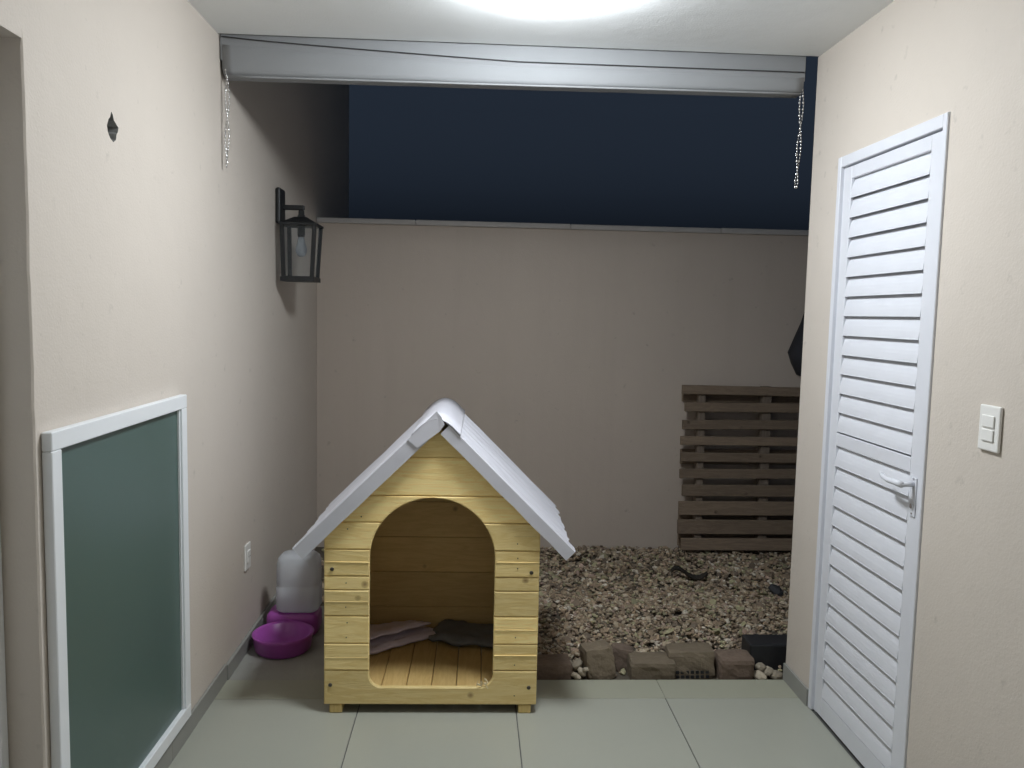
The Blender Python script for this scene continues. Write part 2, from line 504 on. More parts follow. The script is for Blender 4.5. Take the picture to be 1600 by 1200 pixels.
# garden wall at the back with a coping of separate slabs
gw = empty('garden_wall', (0, DB, 0), 'tall dim beige garden wall with pale coping at the back', 'wall')
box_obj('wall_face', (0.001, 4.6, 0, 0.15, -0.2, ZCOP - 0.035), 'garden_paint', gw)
x = 0.001
for k, w in enumerate([0.62, 0.98, 0.97, 0.99, 1.04]):
    box_obj('coping_slab', (x + 0.001, x + w - 0.001, -0.018 + random.uniform(-.002, .002), 0.17, ZCOP - 0.0345, ZCOP + random.uniform(-.003, .003)), 'coping', gw, bev=0.004)
    x += w
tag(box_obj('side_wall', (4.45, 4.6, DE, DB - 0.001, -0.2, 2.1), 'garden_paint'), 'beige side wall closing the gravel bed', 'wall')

# cement strip behind the tiles on the left
tag(box_obj('cement_strip', (0.0, 1.24, DE + 0.001, 4.05, -0.085, -0.006), 'concrete', bev=0.003), kind='structure')

# gravel bed
tag(box_obj('gravel_bed', (0.0, 4.45, DE + 0.002, DB + 0.01, -0.088, -0.016), 'soil'), kind='structure')

def ico(sub):
    bm = bmesh.new(); bmesh.ops.create_icosphere(bm, subdivisions=sub, radius=1.0)
    v = np.array([p.co[:] for p in bm.verts]); bm.verts.index_update()
    f = np.array([[q.index for q in t.verts] for t in bm.faces]); bm.free()
    return v, f
rng = np.random.default_rng(11)
def surf(x, y):
    return -0.004 + 0.014 * noise.noise(Vector((x * 2.1, y * 2.1, 0))) + 0.012 * noise.noise(Vector((x * 6, y * 6, 3)))
V, F, Cc = [], [], []
off = 0
PAL = np.array([(0.42, 0.33, 0.22), (0.36, 0.26, 0.16), (0.48, 0.39, 0.28), (0.27, 0.19, 0.115), (0.62, 0.55, 0.44), (0.34, 0.31, 0.17), (0.40, 0.28, 0.21), (0.17, 0.12, 0.075)])
PW = np.array([.19, .2, .13, .18, .06, .10, .07, .07])
def stones(n, x0, x1, y0, y1, s0, s1, sub, lift, flat=1.0, pal=None):
    global off
    v0, f0 = ico(sub)
    for i in range(n):
        x, y = rng.uniform(x0, x1), rng.uniform(y0, y1)
        if x < 1.27 and y < 4.08: continue
        if y < 3.36 and not (x > 1.42 and x < 1.50): 
            if rng.random() < 0.8: continue
        s = rng.uniform(s0, s1) * (0.7 + 0.6 * rng.random())
        v = v0 * (1 + 0.22 * rng.standard_normal((len(v0), 1)).clip(-1.2, 1.2)) 
        v = v * np.array([1, rng.uniform(.55, .9), rng.uniform(.3, .6) * flat]) * s
        a, t, t2 = rng.uniform(0, 6.28), rng.normal(0, .38), rng.normal(0, .38)
        ca, sa = math.cos(a), math.sin(a)
        Rz = np.array([[ca, -sa, 0], [sa, ca, 0], [0, 0, 1]])
        Rx = np.array([[1, 0, 0], [0, math.cos(t), -math.sin(t)], [0, math.sin(t), math.cos(t)]])
        Ry = np.array([[math.cos(t2), 0, math.sin(t2)], [0, 1, 0], [-math.sin(t2), 0, math.cos(t2)]])
        v = v @ (Rz @ Rx @ Ry).T + np.array([x, y, surf(x, y) + rng.uniform(-.012, lift)])
        V.append(v); F.append(f0 + off); off += len(v0)
        c = PAL[rng.choice(8, p=PW) if pal is None else pal[rng.integers(0, 4)]] * rng.uniform(.72, 1.25)
        Cc.append(np.tile(np.append(c.clip(0, 1), 1), (len(f0) * 3, 1)))
stones(9500, 1.2, 3.5, 3.25, 4.25, .008, .017, 1, .010)
stones(9000, 1.0, 3.9, 4.0, 5.11, .009, .020, 1, .010)
stones(700, 1.25, 3.5, 3.3, 5.1, .016, .028, 1, .018, flat=0.25, pal=(3, 7, 5, 7))
stones(400, 0.02, 1.1, 4.0, 5.11, .014, .025, 1, .010)
V = np.concatenate(V); F = np.concatenate(F); Cc = np.concatenate(Cc)
me = bpy.data.meshes.new('gravel')
me.from_pydata(V.tolist(), [], F.tolist())
ca = me.color_attributes.new('stone', 'FLOAT_COLOR', 'CORNER')
ca.data.foreach_set('color', Cc.astype(np.float32).ravel())
tag(link('gravel', me, 'gravel'), 'beige and brown stone chippings covering the bed beside the dog house', 'gravel', kind='stuff')

# ------------------------------------------------------------------ ceiling lamp (lit)
lamp = empty('ceiling_lamp', (1.215, 2.53, ZC - 0.001), 'lit white globe lamp on the white ceiling', 'lamp')
bm = bmesh.new(); lathe(bm, [(0.193, -0.0118), (0.197, -0.009), (0.197, 0.0)], n=32); bm_obj('base', bm, 'white_plastic', lamp, True)
bm = bmesh.new(); lathe(bm, [(0.19 * math.sin(t) ** 0.8, -0.012 - 0.080 * math.cos(t) ** 0.8) for t in [0.02 + k * 1.54 / 12 for k in range(13)]], n=40)
bm_obj('globe', bm, 'lit_globe', lamp, True)

# ------------------------------------------------------------------ roller blind with pull chains
blind = empty('roller_blind', (1.15, 3.26, ZC), 'rolled-up pale roller blind under the ceiling edge with chains at both ends', 'blind')
def bl(name, bm, mat, smooth=False):
    bmesh.ops.translate(bm, verts=bm.verts, vec=(-1.15, -3.26, -ZC)); return bm_obj(name, bm, mat, blind, smooth)
bm = bmesh.new(); box(bm, 0.004, 2.30, 3.213, 3.265, 2.47, 2.60, bev=0.002); bl('head_rail', bm, 'blind_fabric')
bm = bmesh.new()
NX = 60; prev = None
for i in range(NX + 1):
    t = i / NX; x = 0.012 + t * 2.283
    zt = 2.552 - 0.055 * min(1, t / 0.5) ** 0.8 + 0.002 * noise.noise(Vector((x * 4, 0, 0)))
    zb = 2.413 + 0.012 * t + 0.0015 * noise.noise(Vector((x * 6, 5, 0)))
    yc = 3.262
    ring = []
    for k in range(20):
        a = 2 * math.pi * k / 20
        cy = math.copysign(abs(math.cos(a)) ** 0.5, math.cos(a)); cz = math.copysign(abs(math.sin(a)) ** 0.55, math.sin(a))
        ring.append(bm.verts.new((x, yc + 0.050 * cy - 0.004 * cz, (zt + zb) / 2 + (zt - zb) / 2 * cz)))
    if prev:
        for k in range(20):
            bm.faces.new((prev[k], prev[(k + 1) % 20], ring[(k + 1) % 20], ring[k]))
    else:
        bm.faces.new(ring)
    prev = ring
bm.faces.new(prev); bl('fabric_roll', bm, 'blind_fabric', True)
bm = bmesh.new(); tube(bm, [(0.02 + 2.27 * k / 20, 3.222, 2.412 + 0.012 * k / 20) for k in range(21)], 0.004, 8); bl('bottom_bar', bm, 'blind_fabric', True)
bm = bmesh.new(); tube(bm, [(0.012 + 2.28 * k / 24, 3.2055, 2.556 - 0.053 * min(1, (k / 24) / 0.5) ** 0.8) for k in range(25)], 0.002, 6); bl('dark_line', bm, 'line_black', True)  # thin dark tube marks the line between roll and head rail
for xe in (0.008, 2.298):
    bm = bmesh.new(); box(bm, xe - 0.006, xe + 0.006, 3.235, 3.29, 2.44, 2.5612, bev=0.003); bl('bracket', bm, 'rail_metal')
def chain(x, y, z0, z1, w):
    bm = bmesh.new()
    n = int((z0 - z1) / 0.0125)
    for s in (-1, 1):
        for k in range(n):
            t = k / n
            z = z0 - (z0 - z1) * t
            tw = math.cos(t * 9) * w
            mt = Matrix.Translation((x + s * tw * (1 if t < .93 else (1 - t) / .07) + 0.003 * math.sin(t * 4), y + s * w * 0.8 * math.sin(t * 9), z)) @ Matrix.Rotation(k % 2 * 1.57, 4, 'Z') @ Matrix.Diagonal((0.45, 1, 1.5, 1))
            bmesh.ops.create_icosphere(bm, subdivisions=1, radius=0.0052, matrix=mt)
    return bl('pull_chain', bm, 'chain_metal', True)
chain(0.022, 3.225, 2.50, 2.06, 0.007)
chain(2.292, 3.225, 2.53, 2.045, 0.007)

# ------------------------------------------------------------------ green panel with white frame on the left wall
PD0, PD1, PZ0, PZ1 = 1.8712, 2.7436, 0.088, 1.224
pn = empty('framed_panel', (0, (PD0 + PD1) / 2, PZ0), 'dark green pane in a white frame fixed low on the left wall', 'panel')
def pb(name, y0, y1, z0, z1, x0, x1, mat, bev=0.002):
    yc = (PD0 + PD1) / 2
    return box_obj(name, (x0, x1, y0 - yc, y1 - yc, z0 - PZ0, z1 - PZ0), mat, pn, bev=bev)
fw = 0.045
pb('frame_rail', PD0, PD1, PZ1 - fw, PZ1, 0.0015, 0.026, 'white_frame')
pb('frame_rail', PD0, PD1, PZ0, PZ0 + fw, 0.0015, 0.026, 'white_frame')
pb('frame_stile', PD0, PD0 + fw, PZ0 + fw + .0005, PZ1 - fw - .0005, 0.0015, 0.0255, 'white_frame')
pb('frame_stile', PD1 - fw, PD1, PZ0 + fw + .0005, PZ1 - fw - .0005, 0.0015, 0.0255, 'white_frame')
pb('pane', PD0 + fw - .004, PD1 - fw + .004, PZ0 + fw - .004, PZ1 - fw + .004, 0.003, 0.0095, 'green_pane', 0)
for (a, c, z0, z1) in ((PD0 + fw, PD0 + fw + .006, PZ0 + fw + .001, PZ1 - fw - .001), (PD1 - fw - .006, PD1 - fw, PZ0 + fw + .001, PZ1 - fw - .001)):
    pb('bead', a, c, z0, z1, 0.0097, 0.018, 'white_frame', 0.001)

# ------------------------------------------------------------------ power socket on the left wall, switch on the right wall
so = empty('power_socket', (0, 3.525, 0.36), 'white power socket low on the left wall', 'socket')
box_obj('plate', (0.001, 0.009, -0.04, 0.04, 0.0, 0.115), 'white_plastic', so, bev=0.003, seg=2)
box_obj('insert', (0.0092, 0.014, -0.022, 0.022, 0.03, 0.085), 'white_plastic', so, bev=0.003, seg=2)
for dy in (-0.009, 0.009):
    bm = bmesh.new(); tube(bm, [(0.0135, dy, 0.058), (0.0148, dy, 0.058)], 0.0025, 8); bm_obj('contact_hole', bm, 'black_plastic', so)
sw = empty('light_switch', (W, 1.988, 1.192), 'white two-key light switch on the wall right of the door', 'switch')
box_obj('plate', (-0.010, -0.001, -0.041, 0.041, 0.0, 0.119), 'white_plastic', sw, bev=0.0035, seg=2)
for z0 in (0.026, 0.062):
    box_obj('key', (-0.0145, -0.0102, -0.024, 0.024, z0, z0 + 0.031), 'white_plastic', sw, bev=0.002, seg=2)

# ------------------------------------------------------------------ louvred door
dr = empty('louvred_door', (W, (DD0 + DD1) / 2, 0), 'tall white louvred metal door with lever handle', 'door')
yc = (DD0 + DD1) / 2
def db(name, y0, y1, z0, z1, x0, x1, mat='white_metal', bev=0.002, par=dr):
    return box_obj(name, (x0, x1, y0 - yc, y1 - yc, z0, z1), mat, par, bev=bev)
g = 0.003
# fixed frame around the leaf
db('frame_jamb', DD1 - 0.026, DD1 - 0.001, 0.002, DZ1 - 0.001, -0.008, 0.07)
db('frame_jamb', DD1 - 0.044, DD1 - 0.0265, 0.002, DZ1 - 0.03, 0.006, 0.069)
db('frame_jamb', DD0 + 0.001, DD0 + 0.022, 0.002, DZ1 - 0.001, -0.008, 0.07)
db('frame_head', DD0 + 0.0225, DD1 - 0.0265, DZ1 - 0.040, DZ1 - 0.001, -0.0075, 0.07)
# leaf
LY0, LY1, LZ0, LZ1 = DD0 + 0.025, DD1 - 0.047, 0.012, DZ1 - 0.046
XF, XB = 0.0, 0.032
SY0, SY1 = LY0 + 0.062, LY1 - 0.052
db('stile', LY0, SY0, LZ0, LZ1, XF, XB)
db('stile', SY1, LY1, LZ0, LZ1, XF, XB)
db('rail', SY0 + .0005, SY1 - .0005, LZ1 - 0.045, LZ1, XF + .0005, XB)
db('rail', SY0 + .0005, SY1 - .0005, LZ0, LZ0 + 0.075, XF + .0005, XB)
db('rail', SY0 + .0005, SY1 - .0005, 1.060, 1.108, XF + .0005, XB)
db('back_sheet', SY0, SY1, LZ0 + .07, LZ1 - .04, XB - 0.001, XB + 0.002, bev=0)
def slat_mesh(h):
    bm = bmesh.new()
    hw = (SY1 - SY0) / 2 - 0.001
    prof = []
    K = 6
    for k in range(K + 1):
        t = k / K     # from the top (tucked back) to the bottom (proud)
        prof.append((0.0155 - 0.016 * t - 0.0035 * math.sin(math.pi * t), h * (1 - t)))
    prof += [(-0.0015, -0.0012), (0.0015, -0.0012)]
    for k in range(K, -1, -1):
        t = k / K
        prof.append((0.0175 - 0.014 * t - 0.0035 * math.sin(math.pi * t), h * (1 - t)))
    A = [bm.verts.new((x, -hw, z)) for x, z in prof]; B = [bm.verts.new((x, hw, z)) for x, z in prof]
    n = len(prof)
    for i in range(n):
        bm.faces.new((A[i], A[(i + 1) % n], B[(i + 1) % n], B[i]))
    f1 = bm.faces.new(A); f2 = bm.faces.new(B)
    f1.normal_update(); f2.normal_update()
    bmesh.ops.triangulate(bm, faces=[f1, f2])
    bmesh.ops.recalc_face_normals(bm, faces=bm.faces)
    me = bpy.data.meshes.new('slat'); bm.to_mesh(me); bm.free(); me.materials.append(MATS['white_metal'])
    return me
def slats(za, zb, n):
    p = (zb - za) / n
    me = slat_mesh(p * 0.992)
    for k in range(n):
        link('slat', me, None, dr, loc=(0, (SY0 + SY1) / 2 - yc, za + p * k + 0.004), rot=(0, rad(random.uniform(-1.3, 1.0)), 0))
slats(1.112, LZ1 - 0.047, 13)
slats(LZ0 + 0.078, 1.058, 13)
# handle
hy = LY0 + 0.030
hd = db('lock_plate', hy - 0.014, hy + 0.014, 0.93, 1.052, -0.004, -0.0003)
bm = bmesh.new()
tube(bm, [(-0.004, hy - yc, 1.030), (-0.045, hy - yc, 1.030)], 0.008, 12)
tube(bm, [(-0.045, hy - yc - 0.006, 1.030), (-0.047, hy - yc + 0.03, 1.031), (-0.047, hy - yc + 0.07, 1.029), (-0.044, hy - yc + 0.105, 1.033), (-0.040, hy - yc + 0.125, 1.037)], 0.0085, 12, [0.010, 0.0095, 0.0085, 0.008, 0.006])
bm_obj('handle', bm, 'white_metal', hd, True)
bm = bmesh.new(); tube(bm, [(-0.0035, hy - yc, 0.963), (-0.009, hy - yc, 0.963)], 0.0075, 14); bm_obj('lock_cylinder', bm, 'chain_metal', hd)
for z in (0.94, 1.047):
    bm = bmesh.new(); tube(bm, [(-0.0038, hy - yc, z), (-0.0058, hy - yc, z)], 0.0035, 8); bm_obj('bolt', bm, 'chain_metal', hd)

# ------------------------------------------------------------------ wall lantern
ln = empty('wall_lantern', (0, 4.12, 1.66), 'unlit black glass lantern hanging on the left wall', 'lantern')
bm = bmesh.new(); box(bm, 0.0012, 0.028, -0.055, 0.055, 0.285, 0.462, bev=0.010, seg=2); bm_obj('back_plate', bm, 'bronze', ln)
bm = bmesh.new(); box(bm, 0.022, 0.135, -0.011, 0.011, 0.358, 0.382, bev=0.004, seg=2); box(bm, 0.106, 0.132, -0.012, 0.012, 0.325, 0.3575, bev=0.003); bm_obj('arm', bm, 'bronze', ln)
def frustum(bm, cx, w0, w1, z0, z1):
    a = [bm.verts.new((cx + sx * w0, sy * w0, z0)) for sx, sy in ((-1, -1), (1, -1), (1, 1), (-1, 1))]
    c = [bm.verts.new((cx + sx * w1, sy * w1, z1)) for sx, sy in ((-1, -1), (1, -1), (1, 1), (-1, 1))]
    for i in range(4):
        bm.faces.new((a[i], a[(i + 1) % 4], c[(i + 1) % 4], c[i]))
    bm.faces.new(a); bm.faces.new(c)
bm = bmesh.new(); frustum(bm, 0.12, 0.094, 0.092, 0.278, 0.288); frustum(bm, 0.12, 0.088, 0.03, 0.2885, 0.322); frustum(bm, 0.12, 0.018, 0.014, 0.3222, 0.335); bm_obj('cap', bm, 'bronze', ln)
bm = bmesh.new(); frustum(bm, 0.115, 0.084, 0.084, 0.0, 0.022); frustum(bm, 0.115, 0.074, 0.074, 0.0225, 0.026); bm_obj('base_tray', bm, 'bronze', ln)
for sx, sy in ((-1, -1), (1, -1), (1, 1), (-1, 1)):
    bm = bmesh.new(); tube(bm, [(0.115 + sx * 0.070, sy * 0.070, 0.02), (0.12 + sx * 0.080, sy * 0.080, 0.28)], 0.013, 4); bm_obj('post', bm, 'bronze', ln)
def quad_glass(p):
    bm = bmesh.new()
    c = sum((Vector(q) for q in p), Vector()) / 4
    nn = (Vector(p[1]) - Vector(p[0])).cross(Vector(p[2]) - Vector(p[0])).normalized() * 0.0012
    a = [bm.verts.new(Vector(q) + nn) for q in p]; d = [bm.verts.new(Vector(q) - nn) for q in p]
    bm.faces.new(a); bm.faces.new(d)
    for i in range(4): bm.faces.new((a[i], a[(i + 1) % 4], d[(i + 1) % 4], d[i]))
    bm_obj('glass_pane', bm, 'lantern_glass', ln)
b0, b1, t0, t1 = 0.062, 0.070, 0.072, 0.080
quad_glass([(0.115 - b0, -b1, 0.024), (0.115 + b0, -b1, 0.024), (0.12 + t0, -t1, 0.277), (0.12 - t0, -t1, 0.277)])
quad_glass([(0.115 + b1, -b0, 0.024), (0.115 + b1, b0, 0.024), (0.12 + t1, t0, 0.277), (0.12 + t1, -t0, 0.277)])
bm = bmesh.new(); lathe(bm, [(0.017, 0.225), (0.019, 0.235), (0.019, 0.278)], (0.118, 0, 0), 12); bm_obj('lamp_holder', bm, 'bronze', ln, True)
bm = bmesh.new(); lathe(bm, [(0.004, 0.125), (0.018, 0.130), (0.028, 0.150), (0.029, 0.168), (0.020, 0.195), (0.014, 0.224)], (0.118, 0, 0), 16); bm_obj('bulb', bm, 'cloudy_plastic', ln, True)

# ------------------------------------------------------------------ dog house
HX, HY = 0.857, 2.915
dh = empty('dog_house', (HX, HY, 0), 'yellow pine dog house with arched doorway and white ridged roof', 'dog house', rotz=rad(-0.6))
HW = 0.402; APX, APZ = 0.010, 1.092
KS = (APZ - 0.695) / HW
def roof_z(x): return APZ - abs(x - APX) * KS
OPW = 0.234; SPR = 0.60; TOP = 0.833; BOT = 0.102; OX = 0.0
def arch_x(z):
    """half width of the opening at height z"""
    if z >= TOP or z <= BOT: return 0.0
    if z > SPR: return OPW * math.sqrt(max(0, 1 - ((z - SPR) / (TOP - SPR)) ** 2))
    r = 0.05
    if z < BOT + r: return OPW - r + math.sqrt(max(0, r * r - (BOT + r - z) ** 2))
    return OPW
seams = [0.034, 0.169, 0.273, 0.380, 0.479, 0.533, 0.635, 0.739, 0.840, 0.985, APZ - 0.002]
def edge_outline(z0, z1):
    """outer right side from z0 to z1 including the roof line"""
    pts = []
    if roof_z(HW) >= z1:
        return [(HW, z0), (HW, z1)]
    def xr(z): return APX + (APZ - z) / KS
    def xl(z): return APX - (APZ - z) / KS
    return None
def side_pts(sgn, z0, z1):
    zr = 0.695 if sgn < 0 else roof_z(HW)
    def lim(z):
        return min(HW, (APZ - z) / KS + sgn * APX) if z > 0.6 else HW
    zs = [z0]
    kink = APZ - KS * (HW - sgn * APX)
    if z0 < kink < z1: zs.append(kink)
    zs.append(z1)
    return [(sgn * max(0.0005, lim(z)), z) for z in zs]
def arch_pts(z0, z1, n=14):
    zs = []
    for k in range(n + 1):
        z = z0 + (z1 - z0) * k / n
        zs.append(z)
    return [(arch_x(z), z) for z in zs]
for z0, z1 in zip(seams[:-1], seams[1:]):
    a, c = z0 + 0.0011, z1 - 0.0011
    if c <= BOT + 1e-3 or a >= TOP:
        P = side_pts(1, a, c) + list(reversed(side_pts(-1, a, c)))
        polys = [P]
    elif a < BOT:   # bottom board with the sill cut into it
        th = [(arch_x(z), z) for z in [BOT + 0.0004] + [BOT + (c - BOT) * (k / 12) ** 1.6 for k in range(1, 13)]]
        polys = [side_pts(1, a, c) + [(x, z) for x, z in reversed(th)] + [(-x, z) for x, z in th] + list(reversed(side_pts(-1, a, c)))]
    elif c > TOP:   # board with the crown of the arch
        th = [(OPW * math.cos(t), SPR + (TOP - SPR) * math.sin(t)) for t in [math.asin((a - SPR) / (TOP - SPR)) + k * (math.pi / 2 - math.asin((a - SPR) / (TOP - SPR))) / 14 for k in range(15)]]
        polys = [side_pts(1, a, c) + list(reversed(side_pts(-1, a, c))) + [(-x, z) for x, z in th] + [(x, z) for x, z in reversed(th)][1:]]
    else:
        ap = arch_pts(a, c)
        polys = [side_pts(1, a, c) + list(reversed(ap)), [(x, z) for x, z in side_pts(-1, a, c)] + [(-x, z) for x, z in reversed(ap)]]
    for P in polys:
        yo = random.uniform(0, 0.0032)
        bm = bmesh.new(); slab(bm, P, yo, 0.019, 0.0036)
        bm_obj('front_board', bm, 'pine_x', dh)
for z0, z1 in zip(seams[:-1], seams[1:]):
    zm = (z0 + z1) / 2
    for s_ in (-1, 1):
        xn = s_ * min(0.318, (APZ - zm) / KS - 0.045)
        if xn * s_ < 0.02 or (abs(xn) < arch_x(zm) + .01): continue
        for dz in ((0.0,) if z1 - z0 < .08 else (-0.022, 0.022)):
            if random.random() < 0.45: continue
            dz += random.uniform(-.008, .008)
            bm = bmesh.new(); lathe(bm, [(0.0024, -0.001), (0.0024, 0.0006), (0.0012, 0.0011)], n=8)
            bm_obj('nail', bm, 'screw', dh, True, loc=(xn + random.uniform(-.004, .004), -0.0002, zm + dz), rot=(rad(90), 0, 0))
# shallow bead lines run along some boards as thin ribs beside the seam
for z, xa, xb in ((0.216, -HW, -OPW), (0.228, OPW, HW), (0.327, OPW, HW), (0.433, -HW, -OPW), (0.690, 0.30, HW - .012), (0.585, -HW, -OPW), (0.59, OPW + .003, HW)):
    bm = bmesh.new(); box(bm, xa + .003, xb - .003, -0.0006, 0.004, z, z + 0.003, bev=0.001); bm_obj('bead', bm, 'pine_x', dh)
DEP = 0.60
SB = [0.034, 0.169, 0.273, 0.380, 0.479, 0.635, 0.690]
for s in (-1, 1):
    for z0, z1 in zip(SB[:-1], SB[1:]):
        x0, x1 = (HW - 0.018, HW - 0.001) if s > 0 else (-HW + 0.001, -HW + 0.018)
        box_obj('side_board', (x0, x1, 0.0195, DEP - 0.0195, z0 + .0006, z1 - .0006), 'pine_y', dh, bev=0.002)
RB = [0.034, 0.2, 0.36, 0.52, 0.68, 0.84, 0.985, APZ - 0.004]
for z0, z1 in zip(RB[:-1], RB[1:]):
    a, c = z0 + .0006, z1 - .0006
    bm = bmesh.new(); slab(bm, side_pts(1, a, c) + list(reversed(side_pts(-1, a, c))), DEP - 0.019, DEP, 0.002); bm_obj('rear_board', bm, 'shaded_pine', dh)
for sx in (-1, 1):
    for y0 in (0.022, DEP - 0.070):
        x0 = sx * (HW - 0.044) - 0.024
        box_obj('leg', (x0 - sx * .0, x0 + 0.048, y0 if y0 > .1 else 0.004, y0 + 0.048, 0.0006, 0.033 if y0 < .1 else 0.60), 'pine_z', dh, bev=0.003)
for sx in (-1, 1):
    x0 = sx * (HW - 0.040) - 0.020
    box_obj('corner_post', (x0, x0 + 0.04, 0.0205, 0.06, 0.11, 0.66), 'pine_z', dh, bev=0.002)
npl = 8
pw = (2 * HW - 0.04) / npl
for k in range(npl):
    x0 = -HW + 0.02 + k * pw
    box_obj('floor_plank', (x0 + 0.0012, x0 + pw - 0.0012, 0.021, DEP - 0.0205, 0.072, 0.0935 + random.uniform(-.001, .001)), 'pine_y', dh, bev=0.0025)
for (x, z) in ((-0.372, 0.560), (0.372, 0.553), (-0.378, 0.112), (0.372, 0.104)):
    bm = bmesh.new(); lathe(bm, [(0.0075, -0.001), (0.0075, 0.001), (0.005, 0.0028), (0.0, 0.003)][:3], n=10)
    o = bm_obj('screw', bm, 'screw', dh, True, loc=(x, -0.0002, z), rot=(rad(90), 0, 0))
# chewed splinters at the right corner of the sill
rs = random.Random(4)
bm = bmesh.new()
for k in range(9):
    p = Vector((0.195 + rs.uniform(-.022, .022), rs.uniform(0.0, .02), 0.112 + rs.uniform(-.008, .018)))
    d = Vector((rs.uniform(-.8, .8), rs.uniform(-.3, .2), rs.uniform(.1, 1))).normalized() * rs.uniform(.012, .03)
    tube(bm, [p - d * .5, p, p + d * .5], 0.003, 4, [0.0015, rs.uniform(.002, .0045), 0.0004])
bm_obj('chewed_edge', bm, 'splinter', dh)

# roof: board underlay, ridged sheet, folded verge, ridge cap
ang = math.atan(KS)
ROY0, ROY1 = -0.022, 0.675
def roof_side(s):
    # local frame: u down the slope, w outward from the slope
    L_ = 0.683
    ux, uz = s * math.cos(ang), -math.sin(ang)
    wx, wz = s * math.sin(ang), math.cos(ang)
    def pt(u, y, w): return Vector((APX + ux * u + wx * w, y, APZ + uz * u + wz * w))
    # underlay boards
    for k in range(5):
        u0, u1 = 0.012 + k * 0.131, 0.012 + (k + 1) * 0.131 - 0.002
        bm = bmesh.new()
        vs = [bm.verts.new(pt(u, y, w)) for u in (u0, u1) for y in (ROY0 + 0.012, ROY1 - 0.012) for w in (0.0015, 0.0125)]
        for f in ((0, 1, 3, 2), (4, 6, 7, 5), (0, 4, 5, 1), (2, 3, 7, 6), (0, 2, 6, 4), (1, 5, 7, 3)):
            bm.faces.new([vs[i] for i in f])
        bm_obj('roof_board', bm, 'pine_y', dh)
    # ridged sheet: trapezoid ribs run down the slope
    prof = []   # (y, height)
    y = ROY0 + 0.004
    nr = 6; pitch = (ROY1 - ROY0 - 0.02) / nr
    for k in range(nr):
        b_ = y + k * pitch
        prof += [(b_, 0.045), (b_ + 0.040, 0.045), (b_ + 0.052, 0.040), (b_ + pitch - 0.014, 0.040)]
    prof += [(y + nr * pitch, 0.045), (y + nr * pitch + 0.012, 0.045)]
    bm = bmesh.new()
    us = [0.004 + (L_ - 0.004) * k / 8 for k in range(9)]
    top = []
    rj = random.Random(5 + s)
    rag = [rj.uniform(-.012, .006) for _ in prof]
    for ui, u in enumerate(us):
        top.append([(bm.verts.new(pt(u + (rag[q] if ui == 8 else 0), yy, h + 0.0025 * noise.noise(Vector((u * 7, yy * 9, s))))), bm.verts.new(pt(u + (rag[q] if ui == 8 else 0), yy, h - 0.003))) for q, (yy, h) in enumerate(prof)])
    for i in range(len(us) - 1):
        for k in range(len(prof) - 1):
            bm.faces.new((top[i][k][0], top[i][k + 1][0], top[i + 1][k + 1][0], top[i + 1][k][0]))
            bm.faces.new((top[i][k][1], top[i + 1][k][1], top[i + 1][k + 1][1], top[i][k + 1][1]))
    for i in (0, -1):
        for k in range(len(prof) - 1):
            bm.faces.new((top[i][k][0], top[i][k][1], top[i][k + 1][1], top[i][k + 1][0]))
    for k in (0, -1):
        for i in range(len(us) - 1):
            bm.faces.new((top[i][k][0], top[i + 1][k][0], top[i + 1][k][1], top[i][k][1]))
    bm_obj('roof_sheet', bm, 'roof_sheet', dh)
    # verge: the sheet folded down over the front
    bm = bmesh.new()
    rows = []
    for k in range(15):
        u = 0.02 + (L_ + 0.004 - 0.02) * k / 14
        j = 0.0022 * noise.noise(Vector((u * 11, s, 2)))
        lo = (-0.006 if s < 0 else 0.001) + j
        rows.append([bm.verts.new(pt(u, yy, ww)) for yy, ww in ((ROY0 - 0.004, lo), (ROY0 - 0.005 + j * .4, 0.0455), (ROY0 + 0.0, 0.0495), (ROY0 + 0.05, 0.0495 ), (ROY0 + 0.05, 0.0465), (ROY0 + 0.002, 0.0465), (ROY0 - 0.001, lo))])
    for a, c in zip(rows[:-1], rows[1:]):
        for k in range(7):
            bm.faces.new((a[k], a[(k + 1) % 7], c[(k + 1) % 7], c[k]))
    bm.faces.new(rows[0]); bm.faces.new(rows[-1])
    bm_obj('verge', bm, 'roof_sheet', dh)
roof_side(-1); roof_side(1)
# ridge cap: bent sheet with a round crest
bm = bmesh.new()
crs = []
uL = 0.075
for k in range(7):
    crs.append((-1, uL - (uL - 0.03) * k / 6, 0.0525))
pr = []
for s, u, w in crs:
    pr.append((APX + s * math.cos(ang) * u + s * math.sin(ang) * w, APZ - math.sin(ang) * u + math.cos(ang) * w))
for k in range(1, 8):
    t = k / 8
    a = pr[6]; mirror = (2 * APX - a[0], a[1])
    pr.append((a[0] + (mirror[0] - a[0]) * t, a[1] + 0.027 * math.sin(math.pi * t) ** 0.9))
for k in range(7):
    q = pr[6 - k]; pr.append((2 * APX - q[0], q[1]))
prev = None
for yy in (ROY0 - 0.010, ROY0 + 0.2, ROY0 + 0.45, ROY1 + 0.012):
    ring = [bm.verts.new((x, yy, z + 0.002 * noise.noise(Vector((x * 9, yy * 5, 0))))) for x, z in pr] + [bm.verts.new((APX + (x - APX) * 0.985, yy, z - 0.003)) for x, z in reversed(pr)]
    n = len(ring)
    if prev:
        for k in range(n): bm.faces.new((prev[k], prev[(k + 1) % n], ring[(k + 1) % n], ring[k]))
    else:
        f = bm.faces.new(ring); f.normal_update(); bmesh.ops.triangulate(bm, faces=[f])
    prev = ring
f = bm.faces.new(prev); f.normal_update(); bmesh.ops.triangulate(bm, faces=[f])
bm_obj('ridge_cap', bm, 'roof_sheet', dh, True)
